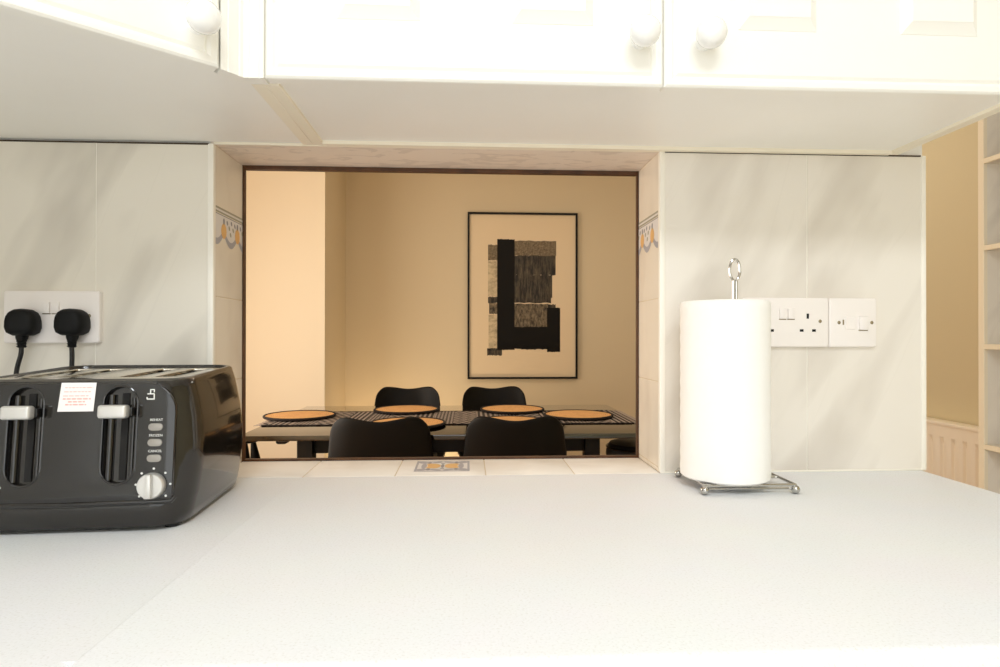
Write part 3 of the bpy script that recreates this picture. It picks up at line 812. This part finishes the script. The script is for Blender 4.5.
# ------------------------------------------------------------------ chairs
def chair_shell():
    rows = [(.240, .432, .196), (.205, .447, .212), (.10, .440, .226), (-.02, .432, .230), (-.115, .434, .230), (-.172, .458, .228), (-.200, .510, .222),
            (-.214, .580, .213), (-.226, .660, .204), (-.238, .735, .196), (-.247, .790, .190), (-.252, .825, .182)]
    nu = 16; t = bmesh.new(); g = []
    for i, (y, z, hw) in enumerate(rows):
        r = []; w = max(0, (i - 8) / 3); back = min(1, max(0, (i - 4) / 3))
        for k in range(nu + 1):
            u = -1 + 2 * k / nu; a = abs(u)
            zz = z + (1 - back) * .030 * a ** 3 - (.022 if i == 0 else 0) * (a ** 2) * .4
            yy = y + back * .060 * a ** 2.4
            if w > 0:
                pk = .016 * (1 - math.cos(PI * min(a / .72, 1))) / 2
                dr = .040 * max(0, (a - .74) / .26) ** 2.2
                zz += w ** 2 * (pk - dr - .004)
            r.append(t.verts.new((u * hw, yy, zz)))
        g.append(r)
    for a, c in zip(g, g[1:]):
        for k in range(nu): t.faces.new((a[k], a[k + 1], c[k + 1], c[k]))
    b = B(); b.add(t); return b
def make_chair(label, loc, rz):
    c = thing('dining_chair', label, 'chair', loc, rz, 'black dining chairs round the table')
    obj('shell', chair_shell(), M_['chair'], c, smooth=180, subsurf=2, solid=.011)
    b = B()
    lp = []
    for k, (s, z) in enumerate(((.8, .444), (.97, .450), (1, .458), (.96, .470), (.7, .477), (.3, .479))):
        lp.append([(p[0] * s, p[1] * s + .035, z) for p in rrect(.185, .165, .07, 6)])
    b.loft(lp); obj('seat_pad', b, M_['cushion'], c, smooth=60)
    for sx_ in (-1, 1):
        for sy_ in (-1, 1):
            b = B(); b.tube([(sx_ * .10, .02 + sy_ * .09, .434), (sx_ * .155, .02 + sy_ * .15, .22), (sx_ * .205, .02 + sy_ * .205, .0)], .014, 12, radii=[.019, .016, .011])
            obj('leg', b, M_['chair'], c)
    b = B(); b.box(-.13, .13, -.10, .14, .414, .430, .004, 2)
    obj('under_frame', b, M_['chair'], c)
    return c
ch = make_chair('black moulded dining chair, the left of the two with backs to the hatch', (-.338, 2.535, 0), math.radians(1))
copy_thing(ch, (.190, 2.540, 0), math.radians(-2), 'black moulded dining chair, the right of the two with backs to the hatch')
copy_thing(ch, (-.360, 3.465, 0), PI, 'black moulded dining chair at the far side, left of the picture')
copy_thing(ch, (.178, 3.465, 0), PI + math.radians(6), 'black moulded dining chair at the far side, below the framed print')
# stool beyond the left end of the table
st = thing('stool', 'small black stool with tapered legs partly seen past the left end of the table', 'stool', (-1.095, 3.02, 0))
b = B(); b.lathe([(0, .624), (.068, .624), (.075, .628), (.075, .638), (.068, .642), (0, .643)], 32); obj('seat', b, M_['chair'], st)
for a in (-60, 60, 180):
    x, y = math.cos(math.radians(a)), math.sin(math.radians(a))
    b = B(); b.tube([(x * .060, y * .060, .626), (x * .075, y * .075, .53), (x * .10, y * .10, .30), (x * .15, y * .15, 0)], .014, 12, radii=[.010, .024, .020, .013]); obj('leg', b, M_['chair'], st)
st = thing('padded_stool', 'black padded stool partly seen under the right end of the table', 'stool', (.795, 2.82, 0))
b = B(); b.lathe([(0, .545), (.125, .545), (.140, .560), (.146, .590), (.142, .620), (.128, .640), (.09, .650), (0, .653)], 40); sp = obj('seat_pad', b, M_['cushion'], st)
for z, r in ((.562, .1425), (.622, .142)):
    b = B(); b.tube([(r * math.cos(2 * PI * k / 40), r * math.sin(2 * PI * k / 40), z) for k in range(40)], .0045, 8, closed=True); obj('piping', b, M_['black'], sp)
for a in (45, 135, 225, 315):
    x, y = math.cos(math.radians(a)), math.sin(math.radians(a))
    b = B(); b.tube([(x * .095, y * .095, .547), (x * .14, y * .14, 0)], .014, 12, radii=[.017, .012]); obj('leg', b, M_['chair'], st)

# ------------------------------------------------------------------ framed print
pw, phh = .763, 1.150
art = thing('framed_print', 'tall black-framed abstract print of black ink blocks on the dining wall', 'picture', (.378, 4.2, .845))
b = B(); f = .013
b.box(-pw / 2, -pw / 2 + f, -.026, -.001, 0, phh, .001, 1); b.box(pw / 2 - f, pw / 2, -.026, -.001, 0, phh, .001, 1)
b.box(-pw / 2 + f, pw / 2 - f, -.026, -.001, 0, f, .001, 1); b.box(-pw / 2 + f, pw / 2 - f, -.026, -.001, phh - f, phh, .001, 1)
obj('frame', b, M_['frame'], art)
b = B(); b.box(-pw / 2 + f, pw / 2 - f, -.012, -.002, f, phh - f); pp = obj('paper', b, M_['paper'], art)
b = B(); ml = [M_['ink'], M_['inkd'], M_['inkm'], M_['inkt'], M_['inkl']]
def blk(x0, z0, x1, z1, k, lay=0):      # in print units: 0..385 across, 0..582 down
    X = lambda v: -pw / 2 + (v - 62) / 385 * pw; Z = lambda v: phh - (v - 45) / 582 * phh
    n = 14; b.mi = k; y = -.0122 - .0002 * (1 + lay)
    jit = lambda: random.uniform(-1.5, 1.5)
    top = [(X(x0 + (x1 - x0) * i / n), y, Z(z0 + jit())) for i in range(n + 1)]
    bot = [(X(x0 + (x1 - x0) * i / n), y, Z(z1 + jit())) for i in range(n, -1, -1)]
    b.quad(bot + top) if False else b.quad(top + bot)
for a in ((133, 158, 168, 212, 3), (133, 215, 168, 338, 4), (133, 340, 168, 362, 1), (137, 362, 168, 400, 2), (135, 402, 168, 522, 4), (130, 520, 182, 545, 1),
          (222, 143, 372, 196, 3, 1), (222, 195, 370, 263, 1, 2), (222, 262, 358, 342, 1, 1), (222, 340, 354, 361, 1, 2), (222, 364, 345, 447, 2, 1), (222, 445, 343, 522, 0, 2),
          (343, 366, 370, 382, 1, 1), (340, 378, 386, 533, 0, 3), (165, 138, 226, 526, 0, 4), (250, 515, 345, 524, 0, 3)):
    blk(*a)
obj('ink_blocks', b, ml, pp, smooth=0)

# ------------------------------------------------------------------ radiator and open shelves on the right-hand wall
rad = thing('radiator', 'cream panel radiator on the yellowish wall past the end of the worktop', 'radiator', (1.94, 0, 0))
ra, rb_, rt, rbm = 1.90, 2.92, .792, .18
b = B(); pts = []
y = ra + .02; px0 = 0
lps = []
nn = int((rb_ - ra - .04) / .058)
ys = []
for k in range(nn):
    y0 = ra + .02 + k * .058
    for dy, dx in ((0, .012), (.005, .003), (.015, -.004), (.030, -.004), (.042, .003), (.048, .012)): ys.append((y0 + dy, dx))
ys.append((rb_ - .02, 0))
lp = lambda z, inset=0: [(-.012 + (dx if not inset else 0), y_, z) for y_, dx in ys] + [(.008, rb_ - .02, z), (.008, ra + .02, z)]
b.loft([lp(rbm + .03, 1), lp(rbm + .06), lp(rt - .085), lp(rt - .06, 1), lp(rt - .012, 1)])
for f_ in b.bm.faces: pass
obj('front_panel', b, M_['rad'], rad, smooth=25)
b = B(); b.box(-.016, .050, ra + .01, rb_ - .01, rt - .014, rt, .002, 2); obj('top_grille', b, M_['rad'], rad)
b = B(); b.box(.008, .05, ra + .03, rb_ - .03, rbm + .03, rt - .014); obj('rear_panel', b, M_['rad'], rad)
for y_ in (ra + .2, rb_ - .2):
    b = B(); b.box(.05, .0595, y_ - .02, y_ + .02, rbm + .05, rt - .1); obj('bracket', b, M_['rad'], rad)
for y_ in (ra + .03, rb_ - .03):
    b = B(); b.tube([(.02, y_, rbm + .04), (.02, y_, 0)], .008, 10); obj('pipe', b, M_['rad'], rad)

sh = thing('shelf_unit', 'open shelf unit with cream edging at the far right edge of the view', 'shelves', (1.55, 1.765, 0))
ST = 2.1; dep = .30
b = B(); b.box(.012, dep, -.018, 0, 0, ST); obj('end_panel', b, M_['shelfin'], sh)
b = B(); b.box(0, .012, -.019, .002, 0, ST, .001, 1); obj('edge_strip', b, M_['shelfedge'], sh)
b = B(); b.box(.012, dep, -.62, -.602, 0, ST); obj('end_panel', b, M_['shelfin'], sh)
b = B(); b.box(0, .012, -.621, -.601, 0, ST, .001, 1); obj('edge_strip', b, M_['shelfedge'], sh)
b = B(); b.box(dep, dep + .012, -.62, 0, 0, ST); obj('back_board', b, M_['shelfin'], sh)
for z in (.08, .425, .800, 1.101, 1.398, 1.660, 1.92, ST - .018):
    b = B(); b.box(.008, dep, -.602, -.018, z + .001, z + .0165); s_ = obj('shelf', b, M_['shelfin'], sh)
    b = B(); b.box(0, .008, -.602, -.018, z + .001, z + .0165, .001, 1); obj('shelf_edging', b, M_['shelfedge'], s_)

# ------------------------------------------------------------------ lights
def area(name, loc, rot, sx_, sy_, power, col=(1, 1, 1), spread=PI):
    l = bpy.data.lights.new(name, 'AREA'); l.shape = 'RECTANGLE'; l.size = sx_; l.size_y = sy_; l.energy = power; l.color = col; l.spread = spread
    o = bpy.data.objects.new(name, l); C.objects.link(o); o.location = loc; o.rotation_euler = rot; return o
area('kitchen_ceiling_light', (.1, -.75, CEIL - .03), (0, 0, 0), .9, .5, 26.5, (.88, .935, .985))
area('kitchen_window_light', (.15, -2.27, 1.2), (PI / 2, 0, 0), 2.0, 1.5, 15.5, (.88, .935, .985))
area('dining_window_light', (-1.66, 2.25, 1.08), (0, -PI / 2, 0), 1.3, 1.4, 25, (1, .89, .77))
area('dining_top_fill', (.3, 3.0, CEIL - .03), (0, 0, 0), .5, .5, 5, (1, .85, .66))  # weak fill added overhead, no fitting seen in the dining room
area('dining_low_fill', (-.45, 3.75, .15), (math.radians(143), 0, 0), .9, .12, 6.5, (1, .76, .48))  # warm fill added to brighten the lower back wall, no lamp there
area('side_wall_fill', (1.3, 2.6, CEIL - .03), (0, 0, 0), .4, .4, 4, (1, .96, .86))  # fill added to lift the radiator and right-hand wall

w = bpy.data.worlds.new('World'); sc.world = w; w.use_nodes = True
w.node_tree.nodes['Background'].inputs[0].default_value = (1, .95, .88, 1); w.node_tree.nodes['Background'].inputs[1].default_value = .02

# ------------------------------------------------------------------ camera
cam = bpy.data.cameras.new('Camera'); co = bpy.data.objects.new('Camera', cam); C.objects.link(co)
f_px = 606.66; cam.sensor_width = 36; cam.lens = 36 * f_px / 1000; cam.clip_start = .01
yaw, pitch, roll = .0526, .0043, .0009
fw_ = Vector((math.sin(yaw) * math.cos(pitch), math.cos(yaw) * math.cos(pitch), math.sin(pitch)))
r_ = Vector((math.cos(yaw), -math.sin(yaw), 0)); u_ = r_.cross(fw_)
r2 = math.cos(roll) * r_ + math.sin(roll) * u_; u2 = -math.sin(roll) * r_ + math.cos(roll) * u_
mw = Matrix((r2, u2, -fw_)).transposed().to_4x4(); mw.translation = (0, 0, W + .2405)
co.matrix_world = mw
sc.camera = co
sc.view_settings.view_transform = 'Standard'; sc.view_settings.look = 'None'; sc.view_settings.gamma = 1; sc.view_settings.use_curve_mapping = False
sc.view_settings.exposure = 0.0
sc.cycles.use_denoising = True
sc.cycles.max_bounces = 12; sc.cycles.diffuse_bounces = 8; sc.cycles.glossy_bounces = 6
sc.cycles.caustics_reflective = False; sc.cycles.caustics_refractive = False
